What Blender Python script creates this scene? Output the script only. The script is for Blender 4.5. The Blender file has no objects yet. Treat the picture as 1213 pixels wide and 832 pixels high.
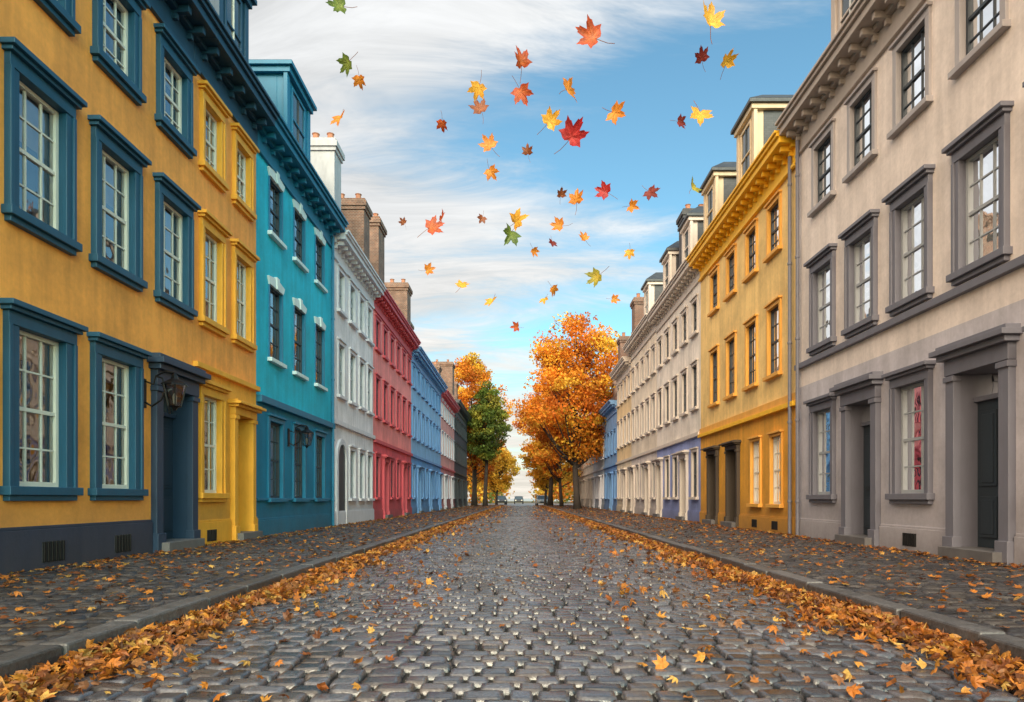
import bpy, bmesh, math, random
import numpy as np
from mathutils import Vector, Matrix
random.seed(7); rng=np.random.default_rng(7)
scene=bpy.context.scene
def lin(c):
    return tuple(((v/255)/12.92 if v/255<=0.04045 else ((v/255+0.055)/1.055)**2.4) for v in c)
# ------------------------------------------------------------ materials
def newmat(name):
    m=bpy.data.materials.new(name); m.use_nodes=True
    nt=m.node_tree; nt.nodes.clear()
    o=nt.nodes.new('ShaderNodeOutputMaterial'); b=nt.nodes.new('ShaderNodeBsdfPrincipled')
    nt.links.new(b.outputs[0],o.inputs[0]); return m,nt,b,o
def noise(nt,vec,scale,detail=4,rough=0.6,dist=0):
    n=nt.nodes.new('ShaderNodeTexNoise'); n.inputs['Scale'].default_value=scale
    n.inputs['Detail'].default_value=detail; n.inputs['Roughness'].default_value=rough; n.inputs['Distortion'].default_value=dist
    if vec: nt.links.new(vec,n.inputs['Vector'])
    return n.outputs['Fac']
def maprange(nt,v,a,b,c,d):
    n=nt.nodes.new('ShaderNodeMapRange'); nt.links.new(v,n.inputs[0])
    for i,x in enumerate((a,b,c,d)): n.inputs[i+1].default_value=x
    return n.outputs[0]
def math_(nt,op,a,b=None,c=None):
    n=nt.nodes.new('ShaderNodeMath'); n.operation=op
    for i,x in enumerate((a,b,c)):
        if x is None: continue
        if isinstance(x,(int,float)): n.inputs[i].default_value=x
        else: nt.links.new(x,n.inputs[i])
    return n.outputs[0]
def scaled(nt,col,fac):
    n=nt.nodes.new('ShaderNodeVectorMath'); n.operation='SCALE'
    if isinstance(col,tuple): n.inputs[0].default_value=col[:3]
    else: nt.links.new(col,n.inputs[0])
    nt.links.new(fac,n.inputs['Scale']); return n.outputs[0]
def objcoord(nt,scale=(1,1,1)):
    t=nt.nodes.new('ShaderNodeTexCoord'); m=nt.nodes.new('ShaderNodeMapping')
    m.inputs['Scale'].default_value=scale; nt.links.new(t.outputs['Object'],m.inputs[0]); return m.outputs[0]
def bump(nt,b,h,strength,dist=0.01):
    n=nt.nodes.new('ShaderNodeBump'); n.inputs['Strength'].default_value=strength; n.inputs['Distance'].default_value=dist
    nt.links.new(h,n.inputs['Height']); nt.links.new(n.outputs[0],b.inputs['Normal'])
def mixc(nt,f,a,b):
    n=nt.nodes.new('ShaderNodeMix'); n.data_type='RGBA'
    if isinstance(f,float): n.inputs[0].default_value=f
    else: nt.links.new(f,n.inputs[0])
    for i,x in ((6,a),(7,b)):
        if isinstance(x,tuple): n.inputs[i].default_value=(*x[:3],1)
        else: nt.links.new(x,n.inputs[i])
    return n.outputs[2]
_pc={}
def paint(rgb,rough=0.72,var=0.28,bmp=0.3,grime=True,tag='paint'):
    key=(rgb,rough,tag)
    if key in _pc: return _pc[key]
    c=lin(rgb); m,nt,b,o=newmat('%s_%d_%d_%d'%((tag,)+rgb))
    v=objcoord(nt)
    if grime:
        vs=objcoord(nt,(5,5,0.35))
        n1=noise(nt,v,0.9,4,0.65); n2=noise(nt,vs,1.0,3,0.6); n3=noise(nt,v,14,2,0.7)
        f=maprange(nt,n1,0.25,0.75,1-var,1+var*0.7); f2=maprange(nt,n2,0.3,0.75,1.08,1-var*0.7)
        f3=maprange(nt,n3,0.3,0.7,0.94,1.06)
        col=scaled(nt,c,math_(nt,'MULTIPLY',math_(nt,'MULTIPLY',f,f2),f3))
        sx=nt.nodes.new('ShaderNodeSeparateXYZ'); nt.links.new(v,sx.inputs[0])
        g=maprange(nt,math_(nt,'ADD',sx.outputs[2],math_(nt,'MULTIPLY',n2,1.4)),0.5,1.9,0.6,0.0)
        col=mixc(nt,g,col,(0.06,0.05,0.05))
        h=math_(nt,'ADD',noise(nt,v,50,1),math_(nt,'MULTIPLY',noise(nt,v,5,2),1.8)); bump(nt,b,h,bmp,0.006)
    else:
        n1=noise(nt,objcoord(nt,(3,3,1)),1.6,3,.65)
        col=scaled(nt,c,maprange(nt,n1,0.25,0.75,1-var,1+var*0.7))
    nt.links.new(col,b.inputs['Base Color'])
    b.inputs['Roughness'].default_value=rough
    _pc[key]=m; return m
def glass_mat():
    m=bpy.data.materials.new('window_glass'); m.use_nodes=True; nt=m.node_tree; nt.nodes.clear()
    o=nt.nodes.new('ShaderNodeOutputMaterial'); mx=nt.nodes.new('ShaderNodeMixShader')
    t=nt.nodes.new('ShaderNodeBsdfTransparent'); t.inputs[0].default_value=(0.8,0.84,0.86,1)
    g=nt.nodes.new('ShaderNodeBsdfGlossy'); g.inputs['Roughness'].default_value=0.03; g.inputs[0].default_value=(0.95,0.97,1,1)
    fr=nt.nodes.new('ShaderNodeFresnel'); fr.inputs[0].default_value=1.6
    f=math_(nt,'ADD',math_(nt,'MULTIPLY',fr.outputs[0],0.9),0.2)
    nt.links.new(f,mx.inputs[0]); nt.links.new(t.outputs[0],mx.inputs[1]); nt.links.new(g.outputs[0],mx.inputs[2])
    v=objcoord(nt); bp=nt.nodes.new('ShaderNodeBump'); bp.inputs['Strength'].default_value=0.4; bp.inputs['Distance'].default_value=0.03
    nt.links.new(noise(nt,v,2.4,1),bp.inputs['Height']); nt.links.new(bp.outputs[0],g.inputs['Normal'])
    nt.links.new(mx.outputs[0],o.inputs[0]); return m
GLASS=glass_mat()
def simple(name,c,rough=0.6,metal=0,bs=0,bscale=30):
    m,nt,b,o=newmat(name); v=objcoord(nt)
    f=maprange(nt,noise(nt,v,3,2),0.3,0.7,0.8,1.15)
    nt.links.new(scaled(nt,tuple(c),f),b.inputs['Base Color']); b.inputs['Roughness'].default_value=rough; b.inputs['Metallic'].default_value=metal
    if bs: bump(nt,b,noise(nt,v,bscale,2),bs,0.01)
    return m
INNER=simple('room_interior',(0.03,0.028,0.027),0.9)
CLOTH=simple('curtain_cloth',(0.62,0.56,0.46),0.9)
AMBER_REFL=simple('amber_reflection_cloth',(0.78,0.42,0.12),0.9)  # golden tree reflections put into the curtain colour behind the panes
IRON=simple('black_iron',(0.012,0.012,0.014),0.4,0.6)
GRILLE=simple('dark_grille',(0.015,0.015,0.017),0.7)
FARG=simple('pane_glass',(0.03,0.036,0.045),0.08); FARG.node_tree.nodes['Principled BSDF'].inputs['Specular IOR Level'].default_value=1.0
def slate():
    m,nt,b,o=newmat('roof_slate')
    t=nt.nodes.new('ShaderNodeTexCoord'); sp=nt.nodes.new('ShaderNodeSeparateXYZ'); nt.links.new(t.outputs['Object'],sp.inputs[0])
    cb=nt.nodes.new('ShaderNodeCombineXYZ'); nt.links.new(math_(nt,'ADD',sp.outputs[0],sp.outputs[1]),cb.inputs[0]); nt.links.new(sp.outputs[2],cb.inputs[1])
    br=nt.nodes.new('ShaderNodeTexBrick'); nt.links.new(cb.outputs[0],br.inputs[0])
    br.inputs['Scale'].default_value=4; br.inputs['Mortar Size'].default_value=0.012
    br.inputs['Color1'].default_value=(0.035,0.04,0.05,1); br.inputs['Color2'].default_value=(0.06,0.065,0.075,1); br.inputs['Mortar'].default_value=(0.015,0.015,0.015,1)
    nt.links.new(br.outputs[0],b.inputs['Base Color']); b.inputs['Roughness'].default_value=0.5
    return m
SLATE=slate()
def brick(c1,c2):
    m,nt,b,o=newmat('chimney_brick')
    t=nt.nodes.new('ShaderNodeTexCoord'); sp=nt.nodes.new('ShaderNodeSeparateXYZ'); nt.links.new(t.outputs['Object'],sp.inputs[0])
    cb=nt.nodes.new('ShaderNodeCombineXYZ'); nt.links.new(math_(nt,'ADD',sp.outputs[0],sp.outputs[1]),cb.inputs[0]); nt.links.new(sp.outputs[2],cb.inputs[1])
    br=nt.nodes.new('ShaderNodeTexBrick'); nt.links.new(cb.outputs[0],br.inputs[0]); br.inputs['Scale'].default_value=4.5
    br.inputs['Mortar Size'].default_value=0.02
    br.inputs['Color1'].default_value=(*c1,1); br.inputs['Color2'].default_value=(*c2,1); br.inputs['Mortar'].default_value=(0.3,0.28,0.25,1)
    f=maprange(nt,noise(nt,t.outputs['Object'],2.5,3),.3,.7,.6,1.15)
    nt.links.new(scaled(nt,br.outputs[0],f),b.inputs['Base Color']); b.inputs['Roughness'].default_value=0.85
    return m
BRICK=brick((0.22,0.1,0.065),(0.13,0.06,0.045))
def attr_mat(name,rough=0.6,trans=0.0,mult=1.0,mott=0.25,spec=0.5,bscale=40,bs=0.3):
    m,nt,b,o=newmat(name); a=nt.nodes.new('ShaderNodeAttribute'); a.attribute_name='Col'
    if mott:
        v=objcoord(nt); f=maprange(nt,noise(nt,v,bscale,2,0.7),0.3,0.7,mult*(1-mott),mult*(1+mott)); c=scaled(nt,a.outputs['Color'],f)
    else: c=a.outputs['Color']
    nt.links.new(c,b.inputs['Base Color'])
    b.inputs['Roughness'].default_value=rough; b.inputs['Specular IOR Level'].default_value=spec
    if bs: bump(nt,b,noise(nt,v,bscale*1.5,1),bs,0.004)
    if trans>0:
        tr=nt.nodes.new('ShaderNodeBsdfTranslucent'); nt.links.new(c,tr.inputs[0]); mx=nt.nodes.new('ShaderNodeMixShader'); mx.inputs[0].default_value=trans
        nt.links.new(b.outputs[0],mx.inputs[1]); nt.links.new(tr.outputs[0],mx.inputs[2]); nt.links.new(mx.outputs[0],o.inputs[0])
    return m
LEAF=attr_mat('autumn_leaf',0.5,0.3,1.0,0.35,0.4,50,0.2)
FOLI=attr_mat('tree_foliage',0.6,0.42,1.0,0,0.25,3,0)
def stone_mat(name,rough_a,rough_b,bs):
    m,nt,b,o=newmat(name); a=nt.nodes.new('ShaderNodeAttribute'); a.attribute_name='Col'; v=objcoord(nt)
    n1=noise(nt,v,42,3,0.75); n2=noise(nt,v,7,3,0.6); n3=noise(nt,v,0.7,2,0.6)
    f=math_(nt,'MULTIPLY',math_(nt,'MULTIPLY',maprange(nt,n1,0.3,0.7,0.65,1.4),maprange(nt,n2,0.3,0.7,0.75,1.2)),maprange(nt,n3,0.3,0.7,0.75,1.2))
    nt.links.new(scaled(nt,a.outputs['Color'],f),b.inputs['Base Color'])
    nt.links.new(maprange(nt,math_(nt,'ADD',math_(nt,'MULTIPLY',n2,.5),math_(nt,'MULTIPLY',n3,.5)),0.38,0.62,rough_a,rough_b),b.inputs['Roughness'])
    h=math_(nt,'ADD',n1,math_(nt,'MULTIPLY',n2,2.5)); bump(nt,b,h,bs,0.01); return m
STONE=stone_mat('granite_sett',0.12,0.34,0.34)
STONE.node_tree.nodes['Principled BSDF'].inputs['Specular IOR Level'].default_value=.8
PAVER=stone_mat('paver_stone',0.28,0.6,0.5)
KERB=stone_mat('kerb_granite',0.35,0.6,0.5)
# ------------------------------------------------------------ mesh helpers
def link(ob,parent=None):
    scene.collection.objects.link(ob)
    if parent: ob.parent=parent
    return ob
def empty(name,loc=(0,0,0)):
    e=bpy.data.objects.new(name,None); e.location=loc; e.empty_display_size=0.3; return link(e)
def mesh_np(name,V,F,mats,col=None,smooth=False,parent=None,midx=None):
    me=bpy.data.meshes.new(name); me.from_pydata(V.tolist() if hasattr(V,'tolist') else V,[],F.tolist() if hasattr(F,'tolist') else F)
    for m in mats: me.materials.append(m)
    if midx is not None: me.polygons.foreach_set('material_index',midx)
    if col is not None:
        a=me.color_attributes.new('Col','FLOAT_COLOR','POINT')
        c=np.ones((len(V),4),dtype=np.float32); c[:,:3]=col; a.data.foreach_set('color',c.ravel())
    if smooth: me.polygons.foreach_set('use_smooth',[True]*len(me.polygons))
    me.update()
    return link(bpy.data.objects.new(name,me),parent)
class MB:
    def __init__(s): s.v=[];s.f=[];s.m=[];s.mats=[]
    def mi(s,mat):
        if mat not in s.mats: s.mats.append(mat)
        return s.mats.index(mat)
    def add(s,vs,fs,mat):
        n=len(s.v); s.v+=vs; i=s.mi(mat)
        for f in fs: s.f.append([n+k for k in f]); s.m.append(i)
    def box(s,x0,x1,y0,y1,z0,z1,mat):
        s.add([(x0,y0,z0),(x1,y0,z0),(x1,y1,z0),(x0,y1,z0),(x0,y0,z1),(x1,y0,z1),(x1,y1,z1),(x0,y1,z1)],
              [(3,2,1,0),(4,5,6,7),(0,1,5,4),(1,2,6,5),(2,3,7,6),(3,0,4,7)],mat)
    def tube(s,pts,rad,mat,n=8,cap=True):
        pts=[Vector(p) for p in pts]; rings=[]
        for i,p in enumerate(pts):
            d=(pts[min(i+1,len(pts)-1)]-pts[max(i-1,0)]).normalized()
            a=d.orthogonal().normalized() if i==0 else (prev-d*prev.dot(d)).normalized()
            prev=a; b=d.cross(a)
            rings.append([tuple(p+(a*math.cos(t)+b*math.sin(t))*rad[i]) for t in [2*math.pi*k/n for k in range(n)]])
        vs=sum(rings,[]); fs=[]
        for i in range(len(pts)-1):
            for k in range(n): fs.append((i*n+k,i*n+(k+1)%n,(i+1)*n+(k+1)%n,(i+1)*n+k))
        if cap: fs.append(tuple(range(n))[::-1]); fs.append(tuple((len(pts)-1)*n+k for k in range(n)))
        s.add(vs,fs,mat)
    def obj(s,name,parent=None,bevel=0,recalc=True,smooth=False):
        if not s.v: return None
        me=bpy.data.meshes.new(name); me.from_pydata(s.v,[],s.f)
        for m in s.mats: me.materials.append(m)
        me.polygons.foreach_set('material_index',s.m)
        if smooth: me.polygons.foreach_set('use_smooth',[True]*len(me.polygons))
        if recalc:
            bm=bmesh.new(); bm.from_mesh(me); bmesh.ops.recalc_face_normals(bm,faces=bm.faces); bm.to_mesh(me); bm.free()
        ob=link(bpy.data.objects.new(name,me),parent)
        if bevel:
            b=ob.modifiers.new('bevel','BEVEL'); b.width=bevel; b.segments=2; b.limit_method='ANGLE'
        return ob
# ------------------------------------------------------------ houses
PZ=0.13
class House:
    def __init__(H,name,s,W,y0,y1,top,up,lo,zs,plinth,pz,cornice_mat,trim,sash_mat,near=False,mod=0.42,cproj=0.5):
        H.__dict__.update(locals()); H.e=empty(name,(s*W,y0,0)); H.far=y0>27; H.cm_=CLOTH
        H.walls=MB();H.trimb=MB();H.sashb=MB();H.glass=MB();H.cloth=MB();H.room=MB();H.corn=MB();H.roof=MB();H.door=MB();H.dorm=MB();H.chim=MB()
        H.op=[]; H.doors=[]
    def P(H,u,z,d): return (H.s*(H.W-d),u,z)
    def b(H,mb,u0,u1,z0,z1,d0,d1,mat):
        x0,x1=sorted((H.s*(H.W-d0),H.s*(H.W-d1))); mb.box(x0,x1,u0,u1,z0,z1,mat)
    def q(H,mb,pts,mat): mb.add([H.P(*p) for p in pts],[tuple(range(len(pts)))],mat)
    def prism(H,mb,pts,d0,d1,mat):
        n=len(pts); vs=[H.P(u,z,d0) for u,z in pts]+[H.P(u,z,d1) for u,z in pts]
        fs=[tuple(range(n)),tuple(range(2*n-1,n-1,-1))]+[(i,(i+1)%n,n+(i+1)%n,n+i) for i in range(n)]
        mb.add(vs,fs,mat)
    def opening(H,u0,u1,z0,z1,mat,dep=0.16):
        H.op.append((u0,u1,z0,z1))
        for a in ([(u0,z0,0),(u0,z1,0),(u0,z1,-dep),(u0,z0,-dep)],[(u1,z0,0),(u1,z1,0),(u1,z1,-dep),(u1,z0,-dep)],
                  [(u0,z1,0),(u1,z1,0),(u1,z1,-dep),(u0,z1,-dep)],[(u0,z0,0),(u1,z0,0),(u1,z0,-dep),(u0,z0,-dep)]): H.q(H.walls,a,mat)
    def sashwin(H,u0,u1,z0,z1,nc=3,nr=4,mat=None):
        mat=mat or H.sash_mat; b=H.b; S=H.sashb; f=0.05
        b(S,u0,u0+f,z0,z1,-0.13,-0.05,mat); b(S,u1-f,u1,z0,z1,-0.13,-0.05,mat)
        b(S,u0+f,u1-f,z1-f,z1,-0.13,-0.052,mat); b(S,u0+f,u1-f,z0,z0+f*1.3,-0.13,-0.052,mat)
        zm=(z0+z1)/2
        if nr>1: b(S,u0+f,u1-f,zm-0.024,zm+0.024,-0.12,-0.06,mat)
        w=0.011
        for i in range(1,nc):
            u=u0+(u1-u0)*i/nc; b(S,u-w,u+w,z0+f,z1-f,-0.105,-0.072,mat)
        for j in range(1,nr):
            if nr%2==0 and j==nr//2: continue
            z=z0+(z1-z0)*j/nr; b(S,u0+f,u1-f,z-w,z+w,-0.104,-0.073,mat)
        g=FARG if H.far else GLASS
        H.q(H.glass,[(u0+f*.6,z0+f*.6,-0.09),(u1-f*.6,z0+f*.6,-0.09),(u1-f*.6,z1-f*.6,-0.09),(u0+f*.6,z1-f*.6,-0.09)],g)
        if H.far: return
        r=random.random(); D=-0.62
        cl=AMBER_REFL if (H.cm_ is AMBER_REFL and z0<3) else CLOTH
        if cl is AMBER_REFL: r=.1
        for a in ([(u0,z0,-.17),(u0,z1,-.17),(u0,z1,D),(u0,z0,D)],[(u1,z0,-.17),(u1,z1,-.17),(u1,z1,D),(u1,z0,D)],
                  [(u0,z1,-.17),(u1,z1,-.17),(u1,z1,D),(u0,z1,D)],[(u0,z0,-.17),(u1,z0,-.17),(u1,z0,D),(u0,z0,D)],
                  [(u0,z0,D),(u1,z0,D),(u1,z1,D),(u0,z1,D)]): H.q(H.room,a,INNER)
        W=u1-u0
        def drape(a,bb,zz0,zz1):
            n=10; vs=[];fs=[]
            for i in range(n+1):
                u=a+(bb-a)*i/n; d=-0.2-0.025*(i%2)
                vs+= [H.P(u,zz0,d),H.P(u,zz1,d)]
            for i in range(n): fs.append((2*i,2*i+2,2*i+3,2*i+1))
            H.cloth.add(vs,fs,cl)
        if r<0.6:
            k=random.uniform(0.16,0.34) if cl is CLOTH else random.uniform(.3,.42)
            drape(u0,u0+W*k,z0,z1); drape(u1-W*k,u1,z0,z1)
        if r<0.2 or r>0.72:
            zb_=z1-(z1-z0)*random.uniform(.15,.5)
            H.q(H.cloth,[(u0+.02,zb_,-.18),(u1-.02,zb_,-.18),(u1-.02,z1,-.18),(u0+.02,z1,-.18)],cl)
    def window(H,c,w,z0,z1,style='full',tw=0.16,trim=None,sash=None,nc=3,nr=4,lint=None):
        t=trim or H.trim; u0,u1=c-w/2,c+w/2; e=0.004; b=H.b; T=H.trimb
        H.opening(u0,u1,z0,z1,t)
        H.sashwin(u0+.003,u1-.003,z0+.003,z1-.003,nc,nr,sash)
        if style=='full':
            b(T,u0-tw,u0+e,z0-0.02,z1,-.02,.06,t); b(T,u1-e,u1+tw,z0-.02,z1,-.02,.06,t)
            b(T,u0-tw-.012,u0-tw+.045,z0-.02,z1,-.02,.085,t); b(T,u1+tw-.045,u1+tw+.012,z0-.02,z1,-.02,.085,t)
            b(T,u0-tw-.012,u1+tw+.012,z1-e,z1+.15,-.02,.075,t)
            b(T,u0-tw-.05,u1+tw+.05,z1+.15,z1+.2,-.02,.13,t); b(T,u0-tw-.085,u1+tw+.085,z1+.2,z1+.265,-.02,.18,t)
            b(T,u0-tw-.06,u1+tw+.06,z0-.1,z0+e,-.14,.13,t); b(T,u0-tw-.01,u1+tw+.01,z0-.17,z0-.1,-.02,.08,t)
        elif style=='plain':
            tw=tw*.7
            b(T,u0-tw,u0+e,z0,z1,-.02,.045,t); b(T,u1-e,u1+tw,z0,z1,-.02,.045,t)
            b(T,u0-tw,u1+tw,z1-e,z1+tw,-.02,.047,t); b(T,u0-tw-.03,u1+tw+.03,z1+tw,z1+tw+.05,-.02,.1,t)
            b(T,u0-tw-.05,u1+tw+.05,z0-.09,z0+e,-.14,.12,t)
        elif style=='lintel':
            L=lint; h=.24
            pts=[(u0-.03,z1-.002),(u1+.03,z1-.002),(u1+.13,z1+h*.72),(c+w*.25,z1+h*.95),(c,z1+h*1.05),(c-w*.25,z1+h*.95),(u0-.13,z1+h*.72)]
            H.prism(T,pts,-.02,.05,L)
            H.prism(T,[(c-.06,z1-.01),(c+.06,z1-.01),(c+.1,z1+h*1.15),(c-.1,z1+h*1.15)],-.02,.08,L)
            b(T,u0-.1,u1+.1,z0-.09,z0+e,-.14,.11,L)
            b(T,u0-.05,u0+e,z0,z1-.004,-.02,.03,t); b(T,u1-e,u1+.05,z0,z1-.004,-.02,.03,t)
    def doorway(H,c,w,z1,trim=None,leaf=None,tw=0.2,transom=True,cap=.5):
        t=trim or H.trim; u0,u1=c-w/2,c+w/2; z0=PZ+.15; b=H.b;T=H.trimb; e=.004
        H.opening(u0,u1,z0-.02,z1,t,.3); H.doors.append((u0-tw-.03,u1+tw+.03))
        leaf=leaf or H.trim
        zt=z1-.42 if transom else z1
        D=H.door
        b(D,u0,u1,z0,zt,-.33,-.26,leaf)
        for (a,bb) in ((u0+.09,c-.04),(c+.04,u1-.09)):
            for (p,q_) in ((z0+.15,z0+.75),(z0+.9,zt-.15)):
                b(D,a,bb,p,q_,-.27,-.235,leaf); b(D,a+.05,bb-.05,p+.05,q_-.05,-.27,-.222,leaf)
        D.tube([H.P(u0+.12,z0+.95,-.25),H.P(u0+.12,z0+.95,-.17)],[.03,.035],IRON)
        if transom:
            b(D,u0,u1,zt,zt+.07,-.33,-.2,t)
            H.q(H.glass,[(u0,zt+.07,-.25),(u1,zt+.07,-.25),(u1,z1,-.25),(u0,z1,-.25)],GLASS)
            H.q(H.room,[(u0,zt+.07,-.35),(u1,zt+.07,-.35),(u1,z1,-.35),(u0,z1,-.35)],INNER)
            b(D,c-.012,c+.012,zt+.07,z1,-.27,-.235,t)
        for (a,bb) in ((u0-tw,u0+e),(u1-e,u1+tw)):
            b(T,a,bb,PZ-.05,z1,-.02,.1,t); b(T,a-.025,bb+.025,PZ-.04,PZ+.3,-.02,.135,t); b(T,a-.02,bb+.02,z1-.1,z1-.02,-.02,.13,t)
        k=cap
        b(T,u0-tw-.01,u1+tw+.01,z1-e,z1+k*.5,-.02,.115,t); b(T,u0-tw-.07,u1+tw+.07,z1+k*.5,z1+k*.68,-.02,.2,t); b(T,u0-tw-.13,u1+tw+.13,z1+k*.68,z1+k*.86,-.02,.28,t)
        b(T,u0-tw-.09,u1+tw+.09,z1+k*.86,z1+k,-.02,.2,t)
        b(T,u0-.12,u1+.12,PZ-.06,z0,-.31,.26,KERB2)
    def finish(H):
        s,y0,y1=H.s,H.y0,H.y1; top=H.top; zb=-.08; e=.003
        a0,a1=y0+e,y1-e
        us=sorted({a0,a1,*[o[0] for o in H.op],*[o[1] for o in H.op]}); zs=sorted({zb,H.zs,top,*[o[2] for o in H.op],*[o[3] for o in H.op]})
        for i in range(len(us)-1):
            for j in range(len(zs)-1):
                cu,cz=(us[i]+us[i+1])/2,(zs[j]+zs[j+1])/2
                if any(o[0]<cu<o[1] and o[2]<cz<o[3] for o in H.op): continue
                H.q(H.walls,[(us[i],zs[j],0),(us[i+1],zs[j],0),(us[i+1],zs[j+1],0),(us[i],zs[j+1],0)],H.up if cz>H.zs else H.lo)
        B=-9
        H.q(H.walls,[(a0,zb,0),(a0,top,0),(a0,top,B),(a0,zb,B)],H.up); H.q(H.walls,[(a1,zb,0),(a1,top,0),(a1,top,B),(a1,zb,B)],H.up)
        H.q(H.walls,[(a0,zb,B),(a1,zb,B),(a1,top,B),(a0,top,B)],H.up)
        if H.pz:
            cur=a0
            for d in sorted(H.doors)+[(a1,a1)]:
                if d[0]-cur>.05: H.b(H.trimb,cur,d[0],zb,H.pz,-.02,.05,H.plinth); H.b(H.trimb,cur,d[0],H.pz,H.pz+.04,-.02,.03,H.plinth)
                cur=d[1]
        C=H.corn; cm=H.cornice_mat; p=H.cproj
        H.b(C,a0,a1,top-.8,top-.74,-.02,.07,cm); H.b(C,a0,a1,top-.74,top-.36,-.02,.04,cm); H.b(C,a0,a1,top-.36,top-.27,-.02,.15,cm)
        H.b(C,a0,a1,top-.27,top-.12,-.02,p-.06,cm); H.b(C,a0,a1,top-.12,top-.04,-.02,p,cm); H.b(C,a0,a1,top-.04,top+.02,-.02,p+.05,cm)
        n=max(2,int((a1-a0)/H.mod)); 
        for i in range(n):
            u=a0+(i+.5)*(a1-a0)/n; H.b(C,u-.05,u+.05,top-.4,top-.272,-.02,p-.16,cm); H.b(C,u-.04,u+.04,top-.5,top-.4,-.02,.13,cm)
        prof=[(.2,top+.0),(-1.3,top+2.2),(-4.2,top+2.9),(-8.9,top)]
        for i in range(3):
            (d0,z0),(d1,z1)=prof[i],prof[i+1]; H.q(H.roof,[(a0,z0,d0),(a1,z0,d0),(a1,z1,d1),(a0,z1,d1)],SLATE)
        for a in (a0,a1): H.q(H.roof,[(a,z,d) for d,z in prof],BRICK)
        bv=.007 if H.near else 0
        H.walls.obj('walls',H.e,recalc=False); H.trimb.obj('window_and_door_trim',H.e,bv); H.sashb.obj('window_sashes',H.e)
        H.glass.obj('window_glass',H.e,recalc=False); H.cloth.obj('curtains',H.e,recalc=False); H.room.obj('room_recesses',H.e,recalc=False)
        H.corn.obj('cornice',H.e,bv*1.4); H.roof.obj('roof',H.e); H.door.obj('front_doors',H.e,bv); H.dorm.obj('dormer',H.e,bv); H.chim.obj('chimney',H.e,bv)
        for c in H.e.children: c.matrix_parent_inverse=Matrix.Translation(H.e.location).inverted()
    def dormer(H,c,w,zt,df=-.15,mat=None,roofm=None,pitch=.45,side=None):
        z0=H.top-.1; m=mat or H.up; D=H.dorm; b=H.b; u0,u1=c-w/2,c+w/2; rm=roofm or SLATE
        b(D,u0,u1,z0,zt,df-2.2,df-.25,side or m); b(D,u0+.003,u1-.003,z0,zt-.003,df-.25,df,m)
        b(D,u0-.09,u0+.1,z0+.1,zt-.12,df-.05,df+.05,m); b(D,u1-.1,u1+.09,z0+.1,zt-.12,df-.05,df+.05,m)
        b(D,u0-.12,u1+.12,zt-.12,zt+.02,df-2.2,df+.12,m); b(D,u0-.2,u1+.2,zt+.02,zt+.12,df-2.2,df+.2,side or m)
        a0,a1,q0,q1=c-w*.27,c+w*.27,z0+.55,zt-.3
        for (p0,p1,r0,r1) in ((a0-.07,a0,q0-.07,q1+.07),(a1,a1+.07,q0-.07,q1+.07),(a0,a1,q1,q1+.07),(a0,a1,q0-.07,q0),(a0,a1,(q0+q1)/2-.025,(q0+q1)/2+.025),(c-.012,c+.012,q0,q1)):
            b(D,p0,p1,r0,r1,df-.02,df+.04,H.sash_mat if p1-p0<.03 else m)
        b(D,a0,a1,q0,q1,df-.02,df+.006,DGLASS)
        e0=H.P(u0-.2,zt+.124,df+.2);e1=H.P(u1+.2,zt+.124,df+.2);e2=H.P(u1+.2,zt+.124,df-2.4);e3=H.P(u0-.2,zt+.124,df-2.4)
        r0=H.P(c,zt+.12+pitch,df-.45); r1=H.P(c,zt+.12+pitch,df-2.4)
        D.add([e0,e1,e2,e3,r0,r1],[(0,1,4),(1,2,5,4),(2,3,5),(3,0,4,5),(0,1,2,3)],rm)
    def chimney(H,c,w,d0,d1,zt,mat=None,pots=2):
        m=mat or BRICK; D=H.chim; b=H.b; u0,u1=c-w/2,c+w/2; z0=H.top-.3
        b(D,u0,u1,z0,zt-.4,d0,d1,m); b(D,u0-.05,u1+.05,zt-.4,zt-.28,d0-.05,d1+.05,m); b(D,u0-.1,u1+.1,zt-.28,zt-.1,d0-.1,d1+.1,m); b(D,u0-.04,u1+.04,zt-.1,zt,d0-.04,d1+.04,m)
        for i in range(pots):
            d=d0+(d1-d0)*(i+.5)/pots; p=H.P(c,0,d); D.tube([(p[0],p[1],zt),(p[0],p[1],zt+.3),(p[0],p[1],zt+.34)],[.12,.1,.13],POT)
    def band(H,z,h,proj,mat,u0=None,u1=None):
        H.b(H.trimb,(u0 or H.y0+.003),(u1 or H.y1-.003),z,z+h,-.02,proj,mat)
    def grille(H,c,w,z0,z1):
        H.b(H.trimb,c-w/2,c+w/2,z0,z1,-.02,.056,GRILLE)
        for i in range(6):
            u=c-w/2+w*(i+.5)/6; H.b(H.trimb,u-.01,u+.01,z0,z1,.05,.07,IRON)
    def pipe(H,u,mat,z1=None):
        X=H.s*(H.W-.1); z1=z1 or H.top-.5
        H.trimb.tube([(X,u,PZ),(X,u,z1)],[.045,.045],mat)
        z=.9
        while z<z1: H.trimb.tube([(X,u,z),(X,u,z+.06)],[.058,.058],mat); z+=1.9
KERB2=simple('step_stone',(0.13,0.125,0.13),0.6,0,.3)
POT=simple('clay_pot',(0.35,0.15,0.09),0.8)
DGLASS=simple('dormer_glass',(0.05,0.07,0.09),0.06,0.0)
WL,WR=6.0,6.55
def mk(name,s,y0,y1,top,up,lo,zs,pl,pz,cm,trim,sash,near=False,mod=.42,cproj=.5):
    return House(name,s,WL if s<0 else WR,y0,y1,top,up,lo,zs,pl,pz,cm,trim,sash,near,mod,cproj)
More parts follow.
